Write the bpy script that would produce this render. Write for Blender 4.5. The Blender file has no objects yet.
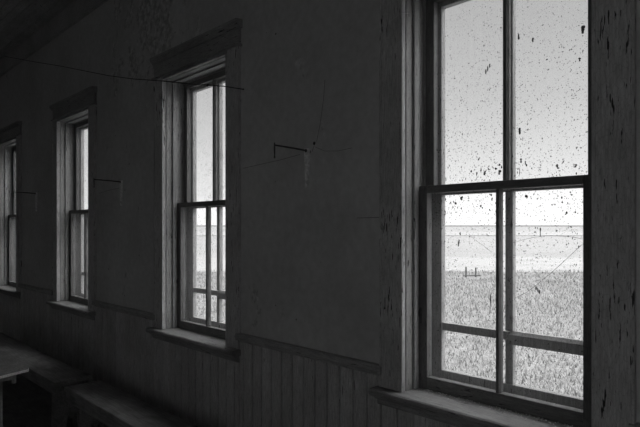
import bpy, math, random
from mathutils import Vector, Matrix
random.seed(7)
SC = bpy.context.scene
COL = SC.collection
F, TH, HOR, CAMD, EYE = 544.9, 0.7755, 230.25, 1.91, 1.6
X1, W, S = -1.4213, 0.769, 2.082          # first window opening: left edge, width, spacing
ZT, ZB = 2.658, 0.904                     # opening top, stool top
CEIL = 3.71

# ------------------------------------------------------------------ materials
def nodes(name):
    m = bpy.data.materials.new(name); m.use_nodes = True
    nt = m.node_tree; nt.nodes.clear()
    return m, nt, nt.nodes.new, nt.links.new
def ramp(N, stops, interp='LINEAR'):
    r = N('ShaderNodeValToRGB'); r.color_ramp.interpolation = interp
    el = r.color_ramp.elements
    while len(el) > 1: el.remove(el[-1])
    el[0].position = stops[0][0]; c = stops[0][1]; el[0].color = (c, c, c, 1)
    for p, c in stops[1:]:
        e = el.new(p); e.color = (c, c, c, 1)
    return r
def mapping(N, L, scale, out='Object', rot=(0, 0, 0)):
    t = N('ShaderNodeTexCoord'); mp = N('ShaderNodeMapping')
    mp.inputs['Scale'].default_value = scale; mp.inputs['Rotation'].default_value = rot
    L(t.outputs[out], mp.inputs['Vector']); return mp
def noise(N, L, mp, scale=1, detail=4, rough=.5):
    n = N('ShaderNodeTexNoise'); n.inputs['Scale'].default_value = scale
    n.inputs['Detail'].default_value = detail; n.inputs['Roughness'].default_value = rough
    L(mp.outputs[0], n.inputs['Vector']); return n
def mixc(N, L, fac, a, b, mode='MIX', f=1.0):
    m = N('ShaderNodeMix'); m.data_type = 'RGBA'; m.blend_type = mode
    if fac is None: m.inputs[0].default_value = f
    else: L(fac, m.inputs[0])
    for s, i in ((a, 6), (b, 7)):
        if isinstance(s, (int, float)): m.inputs[i].default_value = (s, s, s, 1)
        else: L(s, m.inputs[i])
    return m.outputs[2]
def finish(N, L, col, rough=.6, bump=None, bs=.3, bd=.003, spec=.35):
    b = N('ShaderNodeBsdfPrincipled'); o = N('ShaderNodeOutputMaterial')
    if isinstance(col, (int, float)): b.inputs['Base Color'].default_value = (col, col, col, 1)
    else: L(col, b.inputs['Base Color'])
    b.inputs['Roughness'].default_value = rough
    b.inputs['Specular IOR Level'].default_value = spec
    if bump is not None:
        bp = N('ShaderNodeBump'); bp.inputs['Strength'].default_value = bs; bp.inputs['Distance'].default_value = bd
        L(bump, bp.inputs['Height']); L(bp.outputs[0], b.inputs['Normal'])
    L(b.outputs[0], o.inputs[0])

def painted(name, base, axis='Z', flake=.60, dark=.04, rough=.5, spec=.35, boards=0):
    """old oil paint on a board: grain, brush tone and chipped slits running with the grain"""
    m, nt, N, L = nodes(name)
    lo = {'Z': (1, 1, .11), 'X': (.11, 1, 1)}[axis]
    mp = mapping(N, L, lo)
    g = noise(N, L, mp, 140, 5, .6)
    fl = noise(N, L, mp, 120, 3, .55)
    big = noise(N, L, mapping(N, L, (1, 1, 1)), 3.0, 4, .6)
    tone = ramp(N, [(.3, base * .72), (.7, base * 1.2)]); L(g.outputs[0], tone.inputs[0])
    tone2 = ramp(N, [(.3, .75), (.7, 1.1)]); L(big.outputs[0], tone2.inputs[0])
    c = mixc(N, L, None, tone.outputs[0], tone2.outputs[0], 'MULTIPLY')
    bias = N('ShaderNodeMath'); bias.operation = 'MULTIPLY_ADD'; bias.inputs[1].default_value = .35
    L(big.outputs[0], bias.inputs[0]); L(fl.outputs[0], bias.inputs[2])
    fr = ramp(N, [(flake + .175, 0), (flake + .20, 1)]); L(bias.outputs[0], fr.inputs[0])
    c = mixc(N, L, fr.outputs[0], c, dark)
    vo = N('ShaderNodeTexVoronoi'); vo.feature = 'DISTANCE_TO_EDGE'; vo.inputs['Scale'].default_value = 120
    L(mapping(N, L, {'Z': (1, 1, .3), 'X': (.3, 1, 1)}[axis]).outputs[0], vo.inputs['Vector'])
    vr = ramp(N, [(.02, .80), (.07, 1)]); L(vo.outputs['Distance'], vr.inputs[0])
    c = mixc(N, L, None, c, vr.outputs[0], 'MULTIPLY')
    if boards:                      # each board weathered to its own tone
        sx = N('ShaderNodeSeparateXYZ'); L(mapping(N, L, (1, 1, 1)).outputs[0], sx.inputs[0])
        dv = N('ShaderNodeMath'); dv.operation = 'DIVIDE'; dv.inputs[1].default_value = boards; L(sx.outputs[0], dv.inputs[0])
        fl2 = N('ShaderNodeMath'); fl2.operation = 'FLOOR'; L(dv.outputs[0], fl2.inputs[0])
        wn = N('ShaderNodeTexWhiteNoise'); wn.noise_dimensions = '1D'; L(fl2.outputs[0], wn.inputs['W'])
        wr = ramp(N, [(0, .9), (1, 1.06)]); L(wn.outputs['Value'], wr.inputs[0])
        c = mixc(N, L, None, c, wr.outputs[0], 'MULTIPLY')
    finish(N, L, c, rough, g.outputs[0], .25, .002, spec)
    return m
def plaster(name, base):
    m, nt, N, L = nodes(name)
    mp = mapping(N, L, (1, 1, 1))
    a = noise(N, L, mp, 1.3, 5, .6); b = noise(N, L, mp, 22, 5, .65); c3 = noise(N, L, mapping(N, L, (1.0, 1, .6)), 5, 6, .7)
    r = ramp(N, [(.3, base * .82), (.7, base * 1.12)]); L(a.outputs[0], r.inputs[0])
    r2 = ramp(N, [(.35, .9), (.65, 1.05)]); L(b.outputs[0], r2.inputs[0])
    col = mixc(N, L, None, r.outputs[0], r2.outputs[0], 'MULTIPLY')
    # flaked patch of old paint high between the second and third windows
    t = N('ShaderNodeTexCoord'); vm = N('ShaderNodeVectorMath'); vm.operation = 'DISTANCE'
    vm.inputs[1].default_value = (-3.75, 0, 3.15); L(t.outputs['Object'], vm.inputs[0])
    pr = ramp(N, [(0.0, 1.0), (.95, 0.0)]); L(vm.outputs['Value'], pr.inputs[0])
    ad = N('ShaderNodeMath'); ad.operation = 'MULTIPLY_ADD'; ad.inputs[1].default_value = .22
    L(pr.outputs[0], ad.inputs[0]); L(c3.outputs[0], ad.inputs[2])
    pm = ramp(N, [(.62, 0), (.66, 1)]); L(ad.outputs[0], pm.inputs[0])
    fine = ramp(N, [(.42, base * .6), (.6, base * 1.15)]); L(b.outputs[0], fine.inputs[0])
    col = mixc(N, L, pm.outputs[0], col, fine.outputs[0])
    # pin holes and small chips
    v = N('ShaderNodeTexVoronoi'); v.inputs['Scale'].default_value = 7; L(mp.outputs[0], v.inputs['Vector'])
    vr = ramp(N, [(.035, 1), (.05, 0)]); L(v.outputs['Distance'], vr.inputs[0])
    col = mixc(N, L, vr.outputs[0], col, base * .25)
    finish(N, L, col, .75, b.outputs[0], .25, .004, .2)
    return m
def wood(name, base, rough=.5, sc=(1.5, 22, 22)):
    m, nt, N, L = nodes(name)
    g = noise(N, L, mapping(N, L, sc), 4, 6, .65); k = noise(N, L, mapping(N, L, (1, 1, 1)), 6, 4, .6)
    r = ramp(N, [(.3, base * .6), (.7, base * 1.35)]); L(g.outputs[0], r.inputs[0])
    r2 = ramp(N, [(.35, .7), (.65, 1.15)]); L(k.outputs[0], r2.inputs[0])
    finish(N, L, mixc(N, L, None, r.outputs[0], r2.outputs[0], 'MULTIPLY'), rough, g.outputs[0], .3, .002, .3)
    return m
def plain(name, v, rough=.6, metallic=0):
    m, nt, N, L = nodes(name)
    n = noise(N, L, mapping(N, L, (1, 1, 1)), 60, 3, .6)
    r = ramp(N, [(.3, v * .7), (.7, v * 1.3)]); L(n.outputs[0], r.inputs[0])
    finish(N, L, r.outputs[0], rough, n.outputs[0], .15, .001)
    m.node_tree.nodes['Principled BSDF'].inputs['Metallic'].default_value = metallic
    return m
def glass(name, clear, film, dens, low=0.0, seed=0, span=.75):
    """old dusty glazing: clear pane + thin film + dried specks and runs"""
    m, nt, N, L = nodes(name)
    tr = N('ShaderNodeBsdfTransparent'); tr.inputs[0].default_value = (clear, clear, clear, 1)
    gl = N('ShaderNodeBsdfGlossy'); gl.inputs['Roughness'].default_value = .05; gl.inputs[0].default_value = (.6, .6, .6, 1)
    fr = N('ShaderNodeLayerWeight'); fr.inputs[0].default_value = .5
    fp = N('ShaderNodeMath'); fp.operation = 'POWER'; fp.inputs[1].default_value = 5; L(fr.outputs['Facing'], fp.inputs[0])
    fm = N('ShaderNodeMath'); fm.operation = 'MULTIPLY_ADD'; fm.inputs[1].default_value = .45; fm.inputs[2].default_value = .02; L(fp.outputs[0], fm.inputs[0])
    base = N('ShaderNodeMixShader'); L(fm.outputs[0], base.inputs[0]); L(tr.outputs[0], base.inputs[1]); L(gl.outputs[0], base.inputs[2])
    df = N('ShaderNodeBsdfDiffuse'); df.inputs[0].default_value = (.25, .25, .25, 1)
    tl = N('ShaderNodeBsdfTranslucent'); tl.inputs[0].default_value = (.7, .7, .7, 1)
    ft = N('ShaderNodeMixShader'); ft.inputs[0].default_value = .6; L(df.outputs[0], ft.inputs[1]); L(tl.outputs[0], ft.inputs[2])
    run = noise(N, L, mapping(N, L, (1, 1, .06)), 70, 3, .6)
    rr = ramp(N, [(.35, film * .75), (.75, film * 1.5)]); L(run.outputs[0], rr.inputs[0])
    gz = N('ShaderNodeMath'); gz.operation = 'POWER'; gz.inputs[1].default_value = 3; L(fr.outputs['Facing'], gz.inputs[0])
    g2 = N('ShaderNodeMath'); g2.operation = 'MULTIPLY_ADD'; g2.inputs[1].default_value = 6; g2.inputs[2].default_value = .6; L(gz.outputs[0], g2.inputs[0])
    g3 = N('ShaderNodeMath'); g3.operation = 'MULTIPLY'; L(g2.outputs[0], g3.inputs[0]); L(rr.outputs[0], g3.inputs[1])   # dust reads thicker at a slant
    mx = N('ShaderNodeMixShader'); L(g3.outputs[0], mx.inputs[0]); L(base.outputs[0], mx.inputs[1]); L(ft.outputs[0], mx.inputs[2])
    # specks
    t = N('ShaderNodeTexCoord'); sep = N('ShaderNodeSeparateXYZ'); L(t.outputs['Object'], sep.inputs[0])
    grad = N('ShaderNodeMapRange'); grad.inputs['From Min'].default_value = low + span; grad.inputs['From Max'].default_value = low
    grad.inputs['To Min'].default_value = .85; grad.inputs['To Max'].default_value = 1.3
    L(sep.outputs['Z'], grad.inputs['Value'])
    clump = noise(N, L, mapping(N, L, (1, 1, 1)), 9 + seed, 3, .6)
    cr = ramp(N, [(.35, .7), (.7, 1.25)]); L(clump.outputs[0], cr.inputs[0])
    amt = N('ShaderNodeMath'); amt.operation = 'MULTIPLY'; L(grad.outputs[0], amt.inputs[0]); L(cr.outputs[0], amt.inputs[1])
    prev = None
    for sc, rad, st in ((38, .085, 1.0), (85, .12, .75), (150, .22, .6)):
        mp = mapping(N, L, (1, 1, .8), rot=(0, 0, .0))
        wob = noise(N, L, mp, 120, 2, .5)
        add = N('ShaderNodeMixRGB'); add.blend_type = 'ADD'; add.inputs[0].default_value = .012; L(mp.outputs[0], add.inputs[1]); L(wob.outputs['Color'], add.inputs[2])
        v = N('ShaderNodeTexVoronoi'); v.voronoi_dimensions = '3D'; v.inputs['Scale'].default_value = sc
        L(add.outputs[0], v.inputs['Vector'])
        sp = N('ShaderNodeSeparateColor'); L(v.outputs['Color'], sp.inputs[0])
        pw = N('ShaderNodeMath'); pw.operation = 'POWER'; pw.inputs[1].default_value = 2.2; L(sp.outputs[0], pw.inputs[0])
        a = N('ShaderNodeMath'); a.operation = 'MULTIPLY'; L(pw.outputs[0], a.inputs[0]); L(amt.outputs[0], a.inputs[1])
        b = N('ShaderNodeMath'); b.operation = 'MULTIPLY'; b.inputs[1].default_value = rad * dens * 2.2; L(a.outputs[0], b.inputs[0])
        c = N('ShaderNodeMath'); c.operation = 'LESS_THAN'; L(v.outputs['Distance'], c.inputs[0]); L(b.outputs[0], c.inputs[1])
        d = N('ShaderNodeMath'); d.operation = 'MULTIPLY'; d.inputs[1].default_value = st; L(c.outputs[0], d.inputs[0])
        if prev is None: prev = d
        else:
            e = N('ShaderNodeMath'); e.operation = 'MAXIMUM'; L(prev.outputs[0], e.inputs[0]); L(d.outputs[0], e.inputs[1]); prev = e
    dk = N('ShaderNodeBsdfDiffuse'); dk.inputs[0].default_value = (.05, .05, .05, 1)
    m2 = N('ShaderNodeMixShader'); L(prev.outputs[0], m2.inputs[0]); L(mx.outputs[0], m2.inputs[1]); L(dk.outputs[0], m2.inputs[2])
    o = N('ShaderNodeOutputMaterial'); L(m2.outputs[0], o.inputs[0])
    return m

M = {}
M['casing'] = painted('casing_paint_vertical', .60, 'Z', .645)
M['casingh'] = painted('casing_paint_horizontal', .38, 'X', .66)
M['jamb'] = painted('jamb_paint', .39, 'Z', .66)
M['sash'] = painted('sash_paint', .17, 'Z', .64)
M['sashh'] = painted('sash_paint_horizontal', .19, 'X', .66)
M['storm'] = painted('storm_paint', .42, 'Z', .68)
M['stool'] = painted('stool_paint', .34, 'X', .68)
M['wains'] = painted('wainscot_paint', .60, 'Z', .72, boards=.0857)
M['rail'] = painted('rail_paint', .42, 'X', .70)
M['plaster'] = plaster('plaster_wall', .60)
M['ceil'] = painted('ceiling_boards', .55, 'X', .7, rough=.7)
M['frieze'] = painted('frieze_board', .5, 'X', .72)
M['floor'] = wood('floor_boards', .25, .6)
M['bench'] = wood('bench_wood', .25, .55)
M['table'] = wood('table_wood', .25, .6, (9, 22, 14))
M['edge'] = wood('table_edge_wood', .8, .8, (30, 30, 30))
M['metal'] = plain('rusted_metal', .10, .55, .5)
M['strap'] = plain('painted_strap', .85, .5)
M['wire'] = plain('dark_wire', .02, .7)
M['crack'] = plain('plaster_crack', .03, .9)
M['grime'] = plain('dried_grime', .03, .9)
M['thread'] = plain('pale_thread', .7, .6)
M['siding'] = painted('outer_siding', .5, 'X', .66)
M['post'] = wood('weathered_post', .12, .8, (22, 22, 1.5))
M['puttyw'] = plain('glass_edge', .5, .3)
M['glass_up'] = glass('glass_upper', .95, .022, .6, 1.80, 0)
M['glass_low'] = glass('glass_lower', .985, .025, .62, 1.8, 2, -.6)
M['glass_storm'] = glass('glass_storm', .985, .018, .5, 1.75, 5, -.5)
M['glass_storm_up'] = glass('glass_storm_upper', .95, .022, .5, 1.8, 7)

# ------------------------------------------------------------------ mesh builder
class MB:
    def __init__(s): s.v = []; s.f = []
    def box(s, x0, x1, y0, y1, z0, z1):
        b = len(s.v)
        for z in (z0, z1):
            for x, y in ((x0, y0), (x1, y0), (x1, y1), (x0, y1)): s.v.append((x, y, z))
        s.f += [tuple(b + i for i in q) for q in ((3, 2, 1, 0), (4, 5, 6, 7), (0, 1, 5, 4), (1, 2, 6, 5), (2, 3, 7, 6), (3, 0, 4, 7))]
        return s
    def prism(s, pts, fn, t0, t1):
        """extrude a closed 2D outline; fn(a, b, t) -> 3D"""
        b = len(s.v); n = len(pts)
        for t in (t0, t1):
            for a, c in pts: s.v.append(tuple(fn(a, c, t)))
        s.f.append(tuple(range(b + n - 1, b - 1, -1))); s.f.append(tuple(range(b + n, b + 2 * n)))
        for i in range(n):
            j = (i + 1) % n; s.f.append((b + i, b + j, b + n + j, b + n + i))
        return s
    def tube(s, pts, r, n=8):
        pts = [Vector(p) for p in pts]; rs = r if isinstance(r, (list, tuple)) else [r] * len(pts)
        b = len(s.v); prev = None
        for i, p in enumerate(pts):
            d = (pts[min(i + 1, len(pts) - 1)] - pts[max(i - 1, 0)]).normalized()
            up = Vector((0, 0, 1)) if abs(d.z) < .9 else Vector((0, 1, 0))
            u = d.cross(up).normalized(); w = d.cross(u)
            for k in range(n):
                a = 2 * math.pi * k / n; s.v.append(tuple(p + rs[i] * (math.cos(a) * u + math.sin(a) * w)))
        for i in range(len(pts) - 1):
            for k in range(n):
                q = (k + 1) % n
                s.f.append((b + i * n + k, b + i * n + q, b + (i + 1) * n + q, b + (i + 1) * n + k))
        s.f.append(tuple(b + k for k in range(n))[::-1]); s.f.append(tuple(b + (len(pts) - 1) * n + k for k in range(n)))
        return s
    def blob(s, c, rx, ry, rz, n=7):
        b = len(s.v); rings = 3
        ph = random.random() * 6
        s.v.append((c[0], c[1], c[2] + rz))
        for i in range(1, rings + 1):
            t = math.pi * i / (rings + 1)
            for k in range(n):
                a = 2 * math.pi * k / n; j = 1 + .35 * math.sin(3 * a + ph) * math.sin(t)
                s.v.append((c[0] + rx * j * math.sin(t) * math.cos(a), c[1] + ry * math.sin(t) * math.sin(a), c[2] + rz * j * math.cos(t)))
        s.v.append((c[0], c[1], c[2] - rz))
        for k in range(n): s.f.append((b, b + 1 + k, b + 1 + (k + 1) % n))
        for i in range(rings - 1):
            for k in range(n):
                q = (k + 1) % n; s.f.append((b + 1 + i * n + k, b + 1 + (i + 1) * n + k, b + 1 + (i + 1) * n + q, b + 1 + i * n + q))
        e = len(s.v) - 1
        for k in range(n): s.f.append((e, b + 1 + (rings - 1) * n + (k + 1) % n, b + 1 + (rings - 1) * n + k))
        return s
    def build(s, name, mat, parent=None, bevel=0, loc=(0, 0, 0)):
        me = bpy.data.meshes.new(name); me.from_pydata([tuple(Vector(v) - Vector(loc)) for v in s.v], [], s.f); me.update()
        o = bpy.data.objects.new(name, me); COL.objects.link(o); o.location = loc
        for m in (mat if isinstance(mat, list) else [mat]): me.materials.append(m)
        if parent: o.parent = parent
        if bevel:
            bv = o.modifiers.new('bevel', 'BEVEL'); bv.width = bevel; bv.segments = 2; bv.limit_method = 'ANGLE'
        return o
def empty(name, loc=(0, 0, 0)):
    o = bpy.data.objects.new(name, None); o.location = loc; o.empty_display_size = .1; COL.objects.link(o); return o
def tag(o, label=None, cat=None, group=None, kind=None):
    for k, v in (('label', label), ('category', cat), ('group', group), ('kind', kind)):
        if v: o[k] = v
    return o
def struct(o, label=None, cat=None): return tag(o, label, cat, kind='structure')

# ------------------------------------------------------------------ room shell
XL, XR, YB = -8.55, 4.4, -6.4
wins = [X1 - i * S for i in range(4)]
WT = .20                                                       # wall thickness
m = MB()
edges = [XL - .2]
for x in reversed(wins): edges += [x - .006, x + W + .006]
edges.append(XR + .2)
for i in range(0, len(edges) - 1):
    if i % 2 == 0: m.box(edges[i], edges[i + 1], 0, WT, -.7, CEIL)
    else:
        m.box(edges[i], edges[i + 1], 0, WT, -.7, ZB - .035); m.box(edges[i], edges[i + 1], 0, WT, ZT + .006, CEIL)
struct(m.build('wall_right', M['plaster']), 'dark plaster wall with four tall windows in a row', 'wall')
m = MB(); m.box(XL - .2, XL, YB, 0, -.2, CEIL); struct(m.build('wall_far', M['plaster']), 'dark plaster end wall at the far left', 'wall')
m = MB(); m.box(XR, XR + .2, YB, 0, -.2, CEIL); struct(m.build('wall_back', M['plaster']), 'plaster end wall behind the photographer', 'wall')
# opposite wall, out of view; openings added and sized to light the room
OPEN = [(-1.0, -.35), (.7, 1.9), (2.6, 4.2)]
m = MB(); xs = [XL - .2]
for a, b in OPEN: xs += [a, b]
xs.append(XR + .2)
for i in range(len(xs) - 1):
    if i % 2 == 0: m.box(xs[i], xs[i + 1], YB - .2, YB, -.2, CEIL)
    else: m.box(xs[i], xs[i + 1], YB - .2, YB, -.2, .9); m.box(xs[i], xs[i + 1], YB - .2, YB, 2.95, CEIL)
struct(m.build('wall_left', M['plaster']), 'plaster wall opposite the four windows', 'wall')
m = MB()
x = XL
while x < XR: m.box(x + .001, min(x + .09, XR) - .001, YB, 0, -.03, 0); x += .09
m.box(XL, XR, YB, 0, -.2, -.03)
struct(m.build('floor', M['floor']), 'dark worn board floor', 'floor')
m = MB()
y = YB
while y < 0: m.box(XL, XR, y + .002, min(y + .085, 0) - .002, CEIL, CEIL + .02); y += .085
m.box(XL - .5, XR + .5, YB - .5, .5, CEIL + .02, CEIL + .3)
struct(m.build('ceiling', M['ceil']), 'dark beaded board ceiling', 'ceiling')
# frieze board under the ceiling
m = MB(); m.box(XL, XR, -.014, 0, 3.525, CEIL)
m.prism([(0, 3.505), (-.022, 3.51), (-.026, 3.52), (-.014, 3.53), (0, 3.53)], lambda a, b, t: (t, a, b), XL, XR)
struct(m.build('trim_1', M['frieze'], bevel=.002), 'wide flat frieze board along the top of the window wall', 'trim')
# wainscot of narrow vertical boards
CW = .126
def boards(m, x0, x1, z0, z1):
    p = .0857; k0 = math.floor(x0 / p)
    x = k0 * p
    while x < x1:
        a, b = max(x, x0), min(x + p, x1)
        if b - a > .012:
            g = .007
            m.prism([(a, 0), (a, -.0008), (a + g * .4, -.002), (a + g, -.015), (b - .016, -.015), (b - .0135, -.0115), (b - .011, -.015), (b - .007, -.017), (b - .003, -.016), (b - .002, -.0008), (b, 0)],
                    lambda p_, q, t: (p_, q, t), z0, z1)
        x += p
m = MB()
segs = []; cur = XL
for x in reversed(wins): segs.append((cur, x - CW)); cur = x + W + CW
segs.append((cur, XR))
for a, b in segs: boards(m, a, b, 0.0, .962)
for x in wins: boards(m, x - CW, x + W + CW, 0.0, ZB - .03)
struct(m.build('trim_2', M['wains']), 'dark vertical beaded board wainscot below the windows', 'wainscot')
# chair rail pieces
RT = .998
n = 3
for i, (a, b) in enumerate(reversed(segs)):
    m = MB()
    a2, b2 = a + (.0 if a == XL else -.012), b + (.0 if b == XR else .018)
    prof = [(0, RT - .05), (-.018, RT - .05), (-.02, RT - .038), (-.030, RT - .034), (-.036, RT - .024), (-.036, RT - .010), (-.030, RT), (0, RT)]
    m.prism(prof, lambda p_, q, t: (t, p_, q), a2 if a == XL else a + .0005, b2 if b == XR else b - .0005)
    # small return blocks lapping the casings
    if a != XL: m.box(a - .014, a + .001, -.036, -.0225, RT - .04, RT - .002)
    if b != XR: m.box(b - .001, b + .014, -.036, -.0225, RT - .04, RT - .002)
    struct(m.build('trim_%d' % n, M['rail'], bevel=.0015), ['chair rail right of the nearest window', 'chair rail between the first and second windows', 'chair rail between the second and third windows', 'chair rail between the third and fourth windows', 'chair rail beyond the fourth window'][i], 'chair rail')
    n += 1

# ------------------------------------------------------------------ windows
def frame_side(x0, x1, y0, y1, z0, z1): return MB().box(x0, x1, y0, y1, z0, z1)
WL = ['tall window nearest the camera, bright field seen through its dirty panes',
      'tall narrow-looking window with a wire across its head casing, second from the right',
      'third window from the right, seen at a steep angle in the dark wall',
      'leftmost window cut by the left edge of the photo']
SPOTS = [(.281, 2.278, .006, .020, .6), (.663, 2.341, .011, .014, 0), (.143, 1.544, .006, .014, .1), (.504, 1.593, .004, .016, 0),
         (.494, 1.366, .005, .013, -.7), (.42, 1.999, .010, .012, 0), (.416, 2.378, .008, .010, 0), (.15, 1.585, .006, .005, 0),
         (.42, 1.263, .004, .004, 0), (.267, 1.842, .007, .009, .3), (.649, 1.538, .005, .005, 0), (.294, 1.308, .004, .022, 0),
         (.42, 1.838, .003, .012, 0), (.474, 2.351, .006, .008, 0), (.652, 2.233, .006, .006, 0), (.25, 1.855, .005, .006, 0), (.23, 1.84, .005, .006, 0)]
def make_window(i):
    x = wins[i]; R = empty('window_%d' % (i + 1), (x + W / 2, 0, ZB))
    struct(R, WL[i], 'window')
    off = R.location
    def P(mb, name, mat, parent=None, bevel=.002):
        return mb.build(name, mat, parent or R, bevel, loc=(0, 0, 0))
    ob = []
    def A(o):
        if o.parent == R: o.location = -Vector(off)
        ob.append(o); return o
    C = -.022
    # casings: flat boards with a bead on the inner edge
    for s, (a, b) in enumerate(((x - CW, x), (x + W, x + W + CW))):
        m = MB().box(a, b, C, 0, ZB, ZT + .02)
        q = (b - .012, b) if s == 0 else (a, a + .012)
        m.box(q[0], q[1], C - .004, C + .001, ZB, ZT + .0)
        e = (a, a + .012) if s == 0 else (b - .012, b)
        m.box(e[0], e[1], C - .004, C + .001, ZB, ZT + .02)
        A(P(m, 'casing', M['casing']))
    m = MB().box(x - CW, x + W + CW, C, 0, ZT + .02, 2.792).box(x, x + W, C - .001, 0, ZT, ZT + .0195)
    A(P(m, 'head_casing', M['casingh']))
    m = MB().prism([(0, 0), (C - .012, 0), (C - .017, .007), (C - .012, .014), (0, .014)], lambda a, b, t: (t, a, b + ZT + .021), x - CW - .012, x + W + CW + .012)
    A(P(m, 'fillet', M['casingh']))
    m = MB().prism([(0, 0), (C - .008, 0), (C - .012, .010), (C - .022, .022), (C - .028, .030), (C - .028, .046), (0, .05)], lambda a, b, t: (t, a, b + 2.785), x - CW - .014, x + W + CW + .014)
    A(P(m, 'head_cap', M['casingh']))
    # jambs and head
    for a, b, sg in ((x - .006, x, 1), (x + W, x + W + .006, -1)):
        m = MB().box(a, b, .007, WT + .02, ZB, ZT + .006)
        A(P(m, 'jamb', M['jamb'], bevel=0))
        e = x if sg == 1 else x + W
        m = MB()
        for y0, y1, d in ((.052, .088, .011), (.132, .139, .010)):
            m.box(min(e, e + sg * d), max(e, e + sg * d), y0, y1, ZB, ZT)
        A(P(m, 'sash_stop', M['jamb'], bevel=.003))
    A(P(MB().box(x, x + W, .007, WT + .02, ZT, ZT + .006), 'head_jamb', M['jamb'], bevel=0))
    m = MB()
    for y0, y1, d in ((.052, .088, .011), (.132, .139, .010)): m.box(x + .011, x + W - .011, y0, y1, ZT - d, ZT)
    A(P(m, 'head_stop', M['jamb']))
    # stool, apron moulding, sill
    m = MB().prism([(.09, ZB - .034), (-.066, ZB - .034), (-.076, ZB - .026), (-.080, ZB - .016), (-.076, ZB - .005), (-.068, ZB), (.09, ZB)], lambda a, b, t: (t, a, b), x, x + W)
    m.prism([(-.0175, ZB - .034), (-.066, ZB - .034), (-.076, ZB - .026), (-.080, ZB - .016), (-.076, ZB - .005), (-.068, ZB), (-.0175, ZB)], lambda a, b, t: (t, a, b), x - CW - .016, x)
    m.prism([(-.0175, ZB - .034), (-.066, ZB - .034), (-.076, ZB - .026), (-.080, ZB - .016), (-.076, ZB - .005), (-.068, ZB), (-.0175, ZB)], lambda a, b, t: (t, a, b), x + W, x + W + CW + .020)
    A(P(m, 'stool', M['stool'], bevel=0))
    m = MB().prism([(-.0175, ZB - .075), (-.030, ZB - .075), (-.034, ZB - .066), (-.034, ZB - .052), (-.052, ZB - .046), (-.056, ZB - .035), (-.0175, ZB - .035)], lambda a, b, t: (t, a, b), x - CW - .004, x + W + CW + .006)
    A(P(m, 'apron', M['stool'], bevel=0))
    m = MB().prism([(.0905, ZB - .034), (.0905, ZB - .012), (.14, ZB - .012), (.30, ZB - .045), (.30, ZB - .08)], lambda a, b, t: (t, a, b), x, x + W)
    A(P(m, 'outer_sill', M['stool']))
    # sashes: ring frame with vertical muntin
    def sash(name, y0, y1, z0, z1, st, top, bot, mun, mats, gmat, hm=None, extra=0, stile_r=None, mcx=.3825):
        fr = A(P(MB().box(x + extra, x + extra + st, y0, y1, z0, z1), 'left_stile', mats[0], bevel=.002))
        name_root = empty(name, (0, 0, 0)); name_root.parent = R; name_root.location = -Vector(off)
        fr.parent = name_root; fr.location = (0, 0, 0); fr.name = 'stile'
        sr = stile_r or st
        ob2 = [fr, MB().box(x + W - sr - extra, x + W - extra, y0, y1, z0, z1).build('stile', mats[0], name_root, .002),
               MB().box(x + extra + st, x + W - sr - extra, y0, y1, z1 - top, z1).build('top_rail', mats[1], name_root, .002)]
        xa, xb = x + extra + st, x + W - sr - extra
        prof_h = .022
        ob2.append(MB().box(xa, xb, y0, y1, z0, z0 + bot).build('bottom_rail', mats[1], name_root, .002))
        mc = x + mcx
        mid = []
        ym0, ym1 = y0 + .001, y1 - .002
        if hm is None:
            mm = MB().prism([(mc - mun / 2, ym0 + .012), (mc - .006, ym0), (mc + .006, ym0), (mc + mun / 2, ym0 + .012), (mc + mun / 2, ym1 - .006), (mc + mun / 2 - .004, ym1), (mc - mun / 2 + .004, ym1), (mc - mun / 2, ym1 - .006)], lambda a, b, t: (a, b, t), z0 + bot, z1 - top)
            mm.build('muntin', mats[0], name_root)
        else:
            za, zb_, ra, rb = hm           # horizontal muntin band and mid rail band
            MB().box(mc - mun / 2, mc + mun / 2, ym0, ym1, z0 + bot, za + .02).build('muntin', mats[0], name_root, .003)
            MB().box(mc - mun / 2, mc + mun / 2, ym0, ym1, zb_, ra).build('muntin', mats[0], name_root, .003)
            MB().box(mc - mun / 2, mc + mun / 2, ym0, ym1, rb, z1 - top).build('muntin', mats[0], name_root, .003)
            MB().box(xa, mc, ym0 + .004, ym1, za + .015, zb_ - .004).build('cross_bar', mats[1], name_root, .002)
            MB().prism([(ym0, za), (ym0, zb_ - .014), (ym0 + .012, zb_), (ym1, zb_), (ym1, za)], lambda a, b, t: (t, a, b), mc, xb).build('cross_bar', mats[1], name_root, .001)
            MB().box(xa, xb, y0, y1, ra, rb).build('middle_rail', mats[1], name_root, .002)
        gy = (y0 + y1) / 2 + .004
        if isinstance(gmat, list):
            MB().box(xa - .001, xb + .001, gy, gy + .001, z0 + bot, hm[2]).build('glass_pane', gmat[0], name_root)
            MB().box(xa - .001, xb + .001, gy, gy + .001, hm[3], z1 - top).build('glass_pane', gmat[1], name_root)
        else:
            MB().box(xa - .001, xb + .001, gy, gy + .001, z0 + bot, z1 - top).build('glass_pane', gmat, name_root)
        return name_root
    E_ = EYE
    low = sash('lower_sash', .092, .129, ZB - .008, E_ + .195, .047, .033, .062, .021, (M['sash'], M['sashh']), M['glass_low'], stile_r=.069, mcx=.3765)
    up = sash('upper_sash', .141, .172, E_ + .165, ZT - .002, .050, .042, .033, .028, (M['sash'], M['sashh']), M['glass_up'], stile_r=.070)
    stm = sash('storm_window', .182, .214, ZB - .015, ZT + .004, .063, .065, .087, .033, (M['storm'], M['storm']), [M['glass_storm'], M['glass_storm_up']], hm=(E_ - .462, E_ - .409, E_ + .157, E_ + .198), mcx=.380)
    # sash lock and lift, sill crumbs
    m = MB().box(x + .355, x + .405, .093, .125, E_ + .195, E_ + .199).tube([(x + .38, .11, E_ + .199), (x + .38, .11, E_ + .209)], .008, 10).tube([(x + .38, .108, E_ + .206), (x + .41, .100, E_ + .207)], .004, 6)
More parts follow.
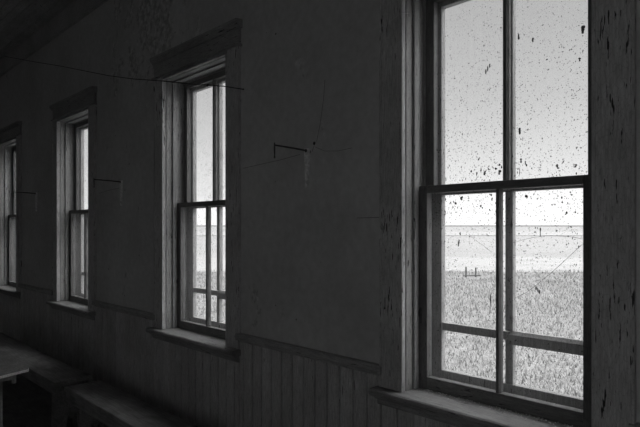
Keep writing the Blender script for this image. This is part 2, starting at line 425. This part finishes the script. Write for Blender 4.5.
    if i == 0:
        m = MB()
        for k in range(150):
            m.blob((x + random.uniform(.03, W - .03), .087 - random.random() ** 2 * .05, ZB + .001), random.uniform(.001, .004), random.uniform(.001, .003), random.uniform(.0008, .0025), 5)
        o = A(P(m, 'flaked_paint_crumbs', M['strap'], bevel=0)); o['kind'] = 'stuff'
        m = MB()
        for (dx, z, rx, rz, tl) in SPOTS:
            a = []
            for k in range(3):
                t = (k - 1) * .8
                m.blob((x + dx + math.sin(tl) * t * rz, .194, z + math.cos(tl) * t * rz * .8), rx * random.uniform(.35, .7), .0012, rz * random.uniform(.4, .65))
        for k in range(46):
            px_ = random.choice((random.uniform(.07, .36), random.uniform(.40, .69)))
            if k < 26: z = 1.745 - abs(random.gauss(0, .035))
            else: z = 1.815 + abs(random.gauss(0, .04))
            a = random.uniform(.0015, .0045)
            for q in range(random.choice((1, 1, 2, 3))):
                m.blob((x + px_ + random.uniform(-.007, .007), .194, z + random.uniform(-.007, .007)), a * random.uniform(.6, 1.1), .0012, a * random.uniform(.6, 1.8))
        o = m.build('grime_spots', M['grime'], stm); o['kind'] = 'stuff'
        m = MB(); GY = .199
        arc = [(.391, 1.55), (.429, 1.561), (.47, 1.571), (.521, 1.578), (.579, 1.578), (.623, 1.575), (.69, 1.562)]
        dia = [(.343, 1.255), (.356, 1.285), (.391, 1.321), (.449, 1.354), (.502, 1.398), (.548, 1.439), (.598, 1.487), (.649, 1.538), (.69, 1.575)]
        lef = [(.177, 1.597), (.22, 1.558), (.262, 1.533), (.299, 1.505)]
        for pts, r_ in ((arc, .0006), (dia, .0007), (lef, .0004)):
            m.tube([(x + a, GY, b) for a, b in pts], r_, 5)
        o = m.build('glass_crack', M['grime'], stm); o['label'] = 'thin curved cracks in the lower glass'
        m = MB().tube([(x - .106, -.029, 2.487), (x - .05, -.032, 2.512), (x - .003, -.029, 2.528), (x + .024, -.0, 2.53)], .0006, 5)
        A(P(m, 'cobweb_thread', M['thread'], bevel=0))
    # small latch on the lower left stile, as on the near windows
    if i < 2:
        m = MB().tube([(x + .012, .0915, 1.20), (x + .006, .086, 1.215), (x + .014, .083, 1.235), (x + .008, .086, 1.25)], .004, 6).box(x + .003, x + .021, .089, .0925, 1.19, 1.26)
        m.build('latch', M['metal'], low)
    return R
for i in range(4): make_window(i)

# outside facing boards round the openings
# ------------------------------------------------------------------ cracks in the plaster
m = MB()
def cr(pts, r):
    m.tube([(a, -.0004, b) for a, b in pts], r, 5)
cr([(-1.913, 2.345), (-1.923, 2.248), (-1.948, 2.127), (-1.97, 2.054), (-1.991, 2.027), (-2.006, 1.998)], .0009)
cr([(-2.59, 1.962), (-2.413, 1.972), (-2.257, 1.98), (-2.097, 1.994)], .001)
cr([(-1.984, 2.021), (-1.913, 1.993), (-1.824, 1.984), (-1.732, 1.989)], .0008)
cr([(-4.64, 1.915), (-4.481, 1.929), (-4.234, 1.938)], .001)
m.blob((-1.99, -.001, 2.04), .007, .002, .009); m.blob((-2.02, -.001, 2.0), .006, .002, .008)
m.box(-1.70, -1.548, -.0006, .001, 1.6565, 1.6585)
struct(m.build('trim_8', M['crack']), 'hairline cracks in the wall plaster around the nearer bracket', 'wall cracks')

# ------------------------------------------------------------------ lamp brackets
BL = ['small metal wall bracket with rod and strap, right between the two nearest windows',
      'small dark wall bracket between the second and third windows',
      'faint small wall bracket between the third and leftmost windows']
def bracket():
    R = empty('wall_bracket', (0, 0, 0))
    # tapering strap on the wall
    MB().prism([(-.016, .012), (.018, .012), (.014, -.06), (.004, -.185), (-.004, -.19), (-.008, -.18), (-.012, -.06)], lambda a, b, t: (a, t, b), -.014, -.0005).build('strap', M['strap'], R, .0015)
    MB().tube([(0, -.002, .0), (0, -.10, .004), (0, -.222, .006)], [.0050, .0045, .0040], 8).build('rod', M['metal'], R)
    MB().tube([(0, -.222, .018), (0, -.222, -.008), (.001, -.222, -.05)], [.003, .0045, .0025], 8).blob((.001, -.222, -.052), .005, .005, .006).build('hook', M['metal'], R)
    MB().tube([(0, -.002, .0), (0, -.016, .0)], .009, 10).build('collar', M['metal'], R)
    for z in (-.03, -.165): MB().blob((0, -.007, z), .0045, .003, .0045).build('screw', M['metal'], R)
    return R
proto = bracket()
for i, (x, z) in enumerate(((-2.036, 2.006), (-4.198, 1.984), (-6.252, 1.99))):
    if i == 0: o = proto
    else:
        o = proto.copy(); COL.objects.link(o)
        for c in list(proto.children):
            d = c.copy(); COL.objects.link(d); d.parent = o
    o.location = (x, 0, z)
    tag(o, BL[i], 'bracket', 'metal wall brackets between the windows')

# ------------------------------------------------------------------ wire
pts = [(-7.329, -.03, 3.69), (-6.281, -.05, 3.395), (-5.396, -.06, 3.152), (-4.793, -.065, 2.979), (-4.284, -.07, 2.833), (-3.847, -.072, 2.720), (-3.399, -.072, 2.617), (-3.077, -.07, 2.537), (-2.891, -.066, 2.495), (-2.70, -.060, 2.452), (-2.548, -.030, 2.411)]
m = MB().tube(pts, .0032, 6)
m.blob((-2.548, -.031, 2.411), .005, .005, .005); m.blob((-2.86, -.067, 2.487), .012, .004, .008)
tag(m.build('hanging_wire', M['wire']), 'thin dark sagging wire strung from the ceiling corner to the second window casing', 'wire')

# ------------------------------------------------------------------ benches
def bench(x0, x1, y0, y1, zt, legs, label, rot=0, lt=.036):
    c = ((x0 + x1) / 2, (y0 + y1) / 2, 0)
    R = empty('bench', c); a, b = x0 - c[0], x1 - c[0]; p, q = y0 - c[1], y1 - c[1]
    R.rotation_euler.z = rot
    MB().box(a, b, p, q, zt - .036, zt).build('seat', M['bench'], R, .006)
    MB().box(a + .012, b - .012, p + .008, p + .033, zt - .102, zt - .036).build('apron', M['bench'], R, .003)
    MB().box(a + .012, b - .012, q - .033, q - .008, zt - .102, zt - .036).build('apron', M['bench'], R, .003)
    for lx in legs:
        yy0, yy1 = p + .036, q - .036
        ym = (yy0 + yy1) / 2; h = zt - .036
        out = [(yy0, h), (yy0 - .012, 0), (yy0 + .052, 0), (yy0 + .062, .10), (ym - .030, .20), (ym, .16), (ym + .030, .20), (yy1 - .062, .10), (yy1 - .052, 0), (yy1 + .012, 0), (yy1, h)]
        MB().prism(out, lambda u, v, t: (t, u, v), lx - c[0], lx - c[0] + lt).build('leg', M['bench'], R, .002)
    tag(R, label, 'bench', 'long plank benches along the wainscot')
    return R
bench(-6.9, -4.27, -.487, -.205, .47, (-4.42, -6.6), 'far dark plank bench by the wall, partly behind the table corner', 0, .12)
bench(-4.21, -1.70, -.44, -.165, .44, (-4.00, -2.0), 'nearer slightly lower plank bench along the wainscot at the bottom edge', 0)

# ------------------------------------------------------------------ table
R = empty('table', (-4.52, -1.15, 0))
def T(mb, n, mat, bv=.003):
    o = mb.build(n, mat, R, bv); o.location = -Vector((-4.6, -1.15, 0)); return o
random.seed(3)
out = [(-5.6, -1.42), (-5.6, -.826), (-3.80, -.822), (-3.765, -.835)]
ya = -.835; n_ = 16
for k in range(1, n_ + 1):
    t = k / n_; out.append((-3.765 + .20 * t + random.uniform(-.006, .006), -.835 - .585 * t))
T(MB().prism(out, lambda a, b, t: (a, b, t), .737, .75), 'tabletop', M['table'], .0015)
out2 = [(a + (0.004 if a > -4 else 0) + random.uniform(-.002, .004) * (a > -4), b) for a, b in out]
T(MB().prism(out2, lambda a, b, t: (a, b, t), .722, .7368), 'edge_layer', M['edge'], .002)['label'] = 'pale chipped layered edge'
T(MB().box(-5.5, -3.86, -.90, -.875, .64, .722), 'apron', M['table'])
T(MB().box(-5.5, -3.72, -1.36, -1.335, .64, .722), 'apron', M['table'])
T(MB().box(-3.80, -3.755, -1.33, -.905, .69, .722), 'cleat', M['table'])
for (x, y) in ((-3.965, -.985), (-3.74, -1.36), (-5.5, -.93), (-5.5, -1.37)):
    T(MB().prism([(x, y), (x + .048, y), (x + .048, y + .048), (x, y + .048)], lambda a, b, t: (a, b, t), 0, .69 if x > -4 else .722), 'leg', M['table'])
tag(R, 'wooden table with a worn top and pale chipped edge, at the left edge', 'table')

# ------------------------------------------------------------------ outside
GZ = EYE - 2.3
fw = Vector((-math.cos(TH), math.sin(TH), 0)); rt = Vector((math.sin(TH), math.cos(TH), 0)); O = Vector((0, -CAMD, 0))
def groundmat(name, lo, hi, sc, contrast=.5, fine=12):
    m, nt, N, L = nodes(name)
    a = noise(N, L, mapping(N, L, (1, 1, 1)), sc, 6, .7); b = noise(N, L, mapping(N, L, (1, 1, 1)), fine, 5, .75)
    r = ramp(N, [(.5 - contrast / 2, lo), (.5 + contrast / 2, hi)]); L(a.outputs[0], r.inputs[0])
    r2 = ramp(N, [(.35, .55), (.65, 1.25)]); L(b.outputs[0], r2.inputs[0])
    finish(N, L, mixc(N, L, None, r.outputs[0], r2.outputs[0], 'MULTIPLY'), .9, None, spec=.1)
    return m
M['grass_ground'] = groundmat('dry_grass_ground', .24, .34, .9, .4, 16)
M['pale'] = groundmat('pale_stubble', .33, .45, .05, .5, .35)
M['pale'].node_tree.nodes['Color Ramp.001'].color_ramp.elements[0].color = (.9, .9, .9, 1)
M['pale'].node_tree.nodes['Color Ramp.001'].color_ramp.elements[1].color = (1.05, 1.05, 1.05, 1)
M['mid'] = groundmat('mid_field', .29, .39, .03, .5, .2)
M['mid'].node_tree.nodes['Color Ramp.001'].color_ramp.elements[0].color = (.9, .9, .9, 1)
M['mid'].node_tree.nodes['Color Ramp.001'].color_ramp.elements[1].color = (1.05, 1.05, 1.05, 1)
M['hedge'] = plain('distant_scrub', .10, .9)
def strip(name, d0, d1, mat, z0=0, z1=None, w=1.6, label=None, cat='field', ragged=0, th=.3):
    """field strip lying between two distances from the schoolhouse, running parallel to the section line"""
    z1 = z0 if z1 is None else z1
    k = 60; m = MB(); H = 1.0
    v = []; W0 = max(d1 * w, 60)
    for j in range(k + 1):
        s_ = -W0 + 2 * W0 * j / k
        r0 = random.uniform(-ragged, ragged)
        a = O + fw * (d0 + r0) + rt * s_; b = O + fw * d1 + rt * s_
        m.v += [(a.x, a.y, GZ + z0), (b.x, b.y, GZ + z1), (b.x, b.y, GZ + z1 - th), (a.x, a.y, GZ + z0 - th)]
    for j in range(k):
        p = 4 * j; q = p + 4
        m.f += [(p, p + 1, q + 1, q), (p + 1, p + 2, q + 2, q + 1), (p + 2, p + 3, q + 3, q + 2), (p + 3, p, q, q + 3)]
    o = m.build(name, mat); struct(o, label, cat); return o
m = MB().box(-260, 260, .0, 330, GZ - .4, GZ - .02).box(-260, 260, -260, .0, GZ - .4, GZ - .02)
struct(m.build('ground', M['grass_ground']), 'dry grass ground around the schoolhouse', 'ground')
strip('ground_pale_stubble', 30.2, 46, M['pale'], 0, .0, ragged=.5, label='bright pale stubble strip beyond the dark grass', th=.1)
strip('ground_open_field', 46, 215, M['mid'], 0, .0, label='wide light field', th=.1)
strip('ground_track', 222, 243, M['hedge'], 0.0, .0, label='thin dark track line across the fields', th=.1)
strip('ground_pale_rise', 245, 420, M['pale'], 0.0, 1.2, label='pale band of field below the skyline', th=2)
strip('ground_far_rise', 420, 900, M['mid'], 1.2, 8.6, label='far rising field at the skyline', th=3)
strip('ground_skyline_scrub', 900, 930, M['hedge'], 8.6, 10.6, label='dark thin line of scrub on the skyline', th=4)
# two linked stakes in the grass
R = empty('low_stakes', (-14.1, 22.2, GZ))
for (x, y, h) in ((-14.12, 22.0, .50), (-13.90, 22.55, .45)):
    MB().prism([(x - .03, y - .03), (x + .03, y - .03), (x + .03, y + .03), (x - .03, y + .03)], lambda a, b, t: (a, b, t), GZ - .1, GZ + h).build('stake', M['post'], R, .01).location = (14.1, -22.2, -GZ)
MB().tube([(-14.2, 21.85, GZ + .06), (-13.78, 22.8, GZ + .05)], .035, 6).build('ground_rail', M['post'], R).location = (14.1, -22.2, -GZ)
tag(R, 'two short dark stakes joined by a low rail out in the grass', 'stakes')

# grass blades near the building
random.seed(11)
m = MB()
def clear(x, y): return y > .5
for k in range(52000):
    d = 6.0 + (random.random() ** 1.5) * 25
    s_ = random.uniform(-.50, .62) * d
    p = O + fw * d + rt * s_
    if p.y < 1.0 or (abs(p.x + 14) < .8 and abs(p.y - 22.3) < .9): continue
    h = random.uniform(.03, .09) * (1 + .3 * (d > 15)); wd = random.uniform(.004, .009) * (1 + d / 14)
    a = random.random() * math.pi; dx, dy = math.cos(a) * wd, math.sin(a) * wd
    lx, ly = random.uniform(-.06, .06), random.uniform(-.06, .06)
    b = len(m.v)
    m.v += [(p.x - dx, p.y - dy, GZ - .03), (p.x + dx, p.y + dy, GZ - .03), (p.x + lx, p.y + ly, GZ + h)]
    m.f.append((b, b + 1, b + 2))
gm, nt, N, L = nodes('grass_blades')
geo = N('ShaderNodeNewGeometry'); r = ramp(N, [(0, .19), (.5, .31), (1, .46)]); L(geo.outputs['Random Per Island'], r.inputs[0])
finish(N, L, r.outputs[0], .8, None, spec=.1)
tag(m.build('dry_grass', gm), 'short dry grass growing outside the windows', 'grass', kind='stuff')

# ------------------------------------------------------------------ light
w = bpy.data.worlds.new('sky'); SC.world = w; w.use_nodes = True
nt = w.node_tree; nt.nodes.clear(); N = nt.nodes.new; L = nt.links.new
tc = N('ShaderNodeTexCoord'); sp = N('ShaderNodeSeparateXYZ'); L(tc.outputs['Generated'], sp.inputs[0])
r = ramp(N, [(0, 1.35), (.04, 1.3), (.10, 1.1), (.22, .78), (.38, .60), (.5, .9), (.75, 2.3), (1.0, 2.6)]); L(sp.outputs['Z'], r.inputs[0])
cn = noise(N, L, mapping(N, L, (1, 1, 3), 'Generated'), 1.6, 4, .5); r2 = ramp(N, [(.3, .95), (.7, 1.05)]); L(cn.outputs[0], r2.inputs[0])
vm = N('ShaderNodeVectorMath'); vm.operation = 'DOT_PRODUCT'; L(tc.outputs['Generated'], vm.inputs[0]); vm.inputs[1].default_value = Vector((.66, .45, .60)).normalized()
gr = ramp(N, [(.55, 0), (.8, .45), (1.0, 1.0)]); L(vm.outputs['Value'], gr.inputs[0])      # added sky glow outside the view, brightens the window jambs
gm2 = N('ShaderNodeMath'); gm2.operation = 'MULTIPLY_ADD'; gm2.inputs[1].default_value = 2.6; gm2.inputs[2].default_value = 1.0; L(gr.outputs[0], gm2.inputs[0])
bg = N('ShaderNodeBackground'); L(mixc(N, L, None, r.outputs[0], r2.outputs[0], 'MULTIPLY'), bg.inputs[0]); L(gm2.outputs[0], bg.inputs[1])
o = N('ShaderNodeOutputWorld'); L(bg.outputs[0], o.inputs[0])

# ------------------------------------------------------------------ camera
cd = bpy.data.cameras.new('camera'); cd.sensor_width = 36; cd.lens = F * 36 / 640; cd.clip_start = .05; cd.clip_end = 3000
cd.shift_y = (HOR - 213.5) / 640
co = bpy.data.objects.new('camera', cd); COL.objects.link(co); co.location = (0, -CAMD, EYE)
co.rotation_euler = (math.pi / 2, 0, math.pi / 2 - TH)
SC.camera = co
vs = SC.view_settings
vs.view_transform = 'Standard'; vs.look = 'None'; vs.gamma = 1; vs.use_curve_mapping = False; vs.exposure = 0
SC.cycles.max_bounces = 12; SC.cycles.diffuse_bounces = 6; SC.cycles.transparent_max_bounces = 16
SC.cycles.use_denoising = True
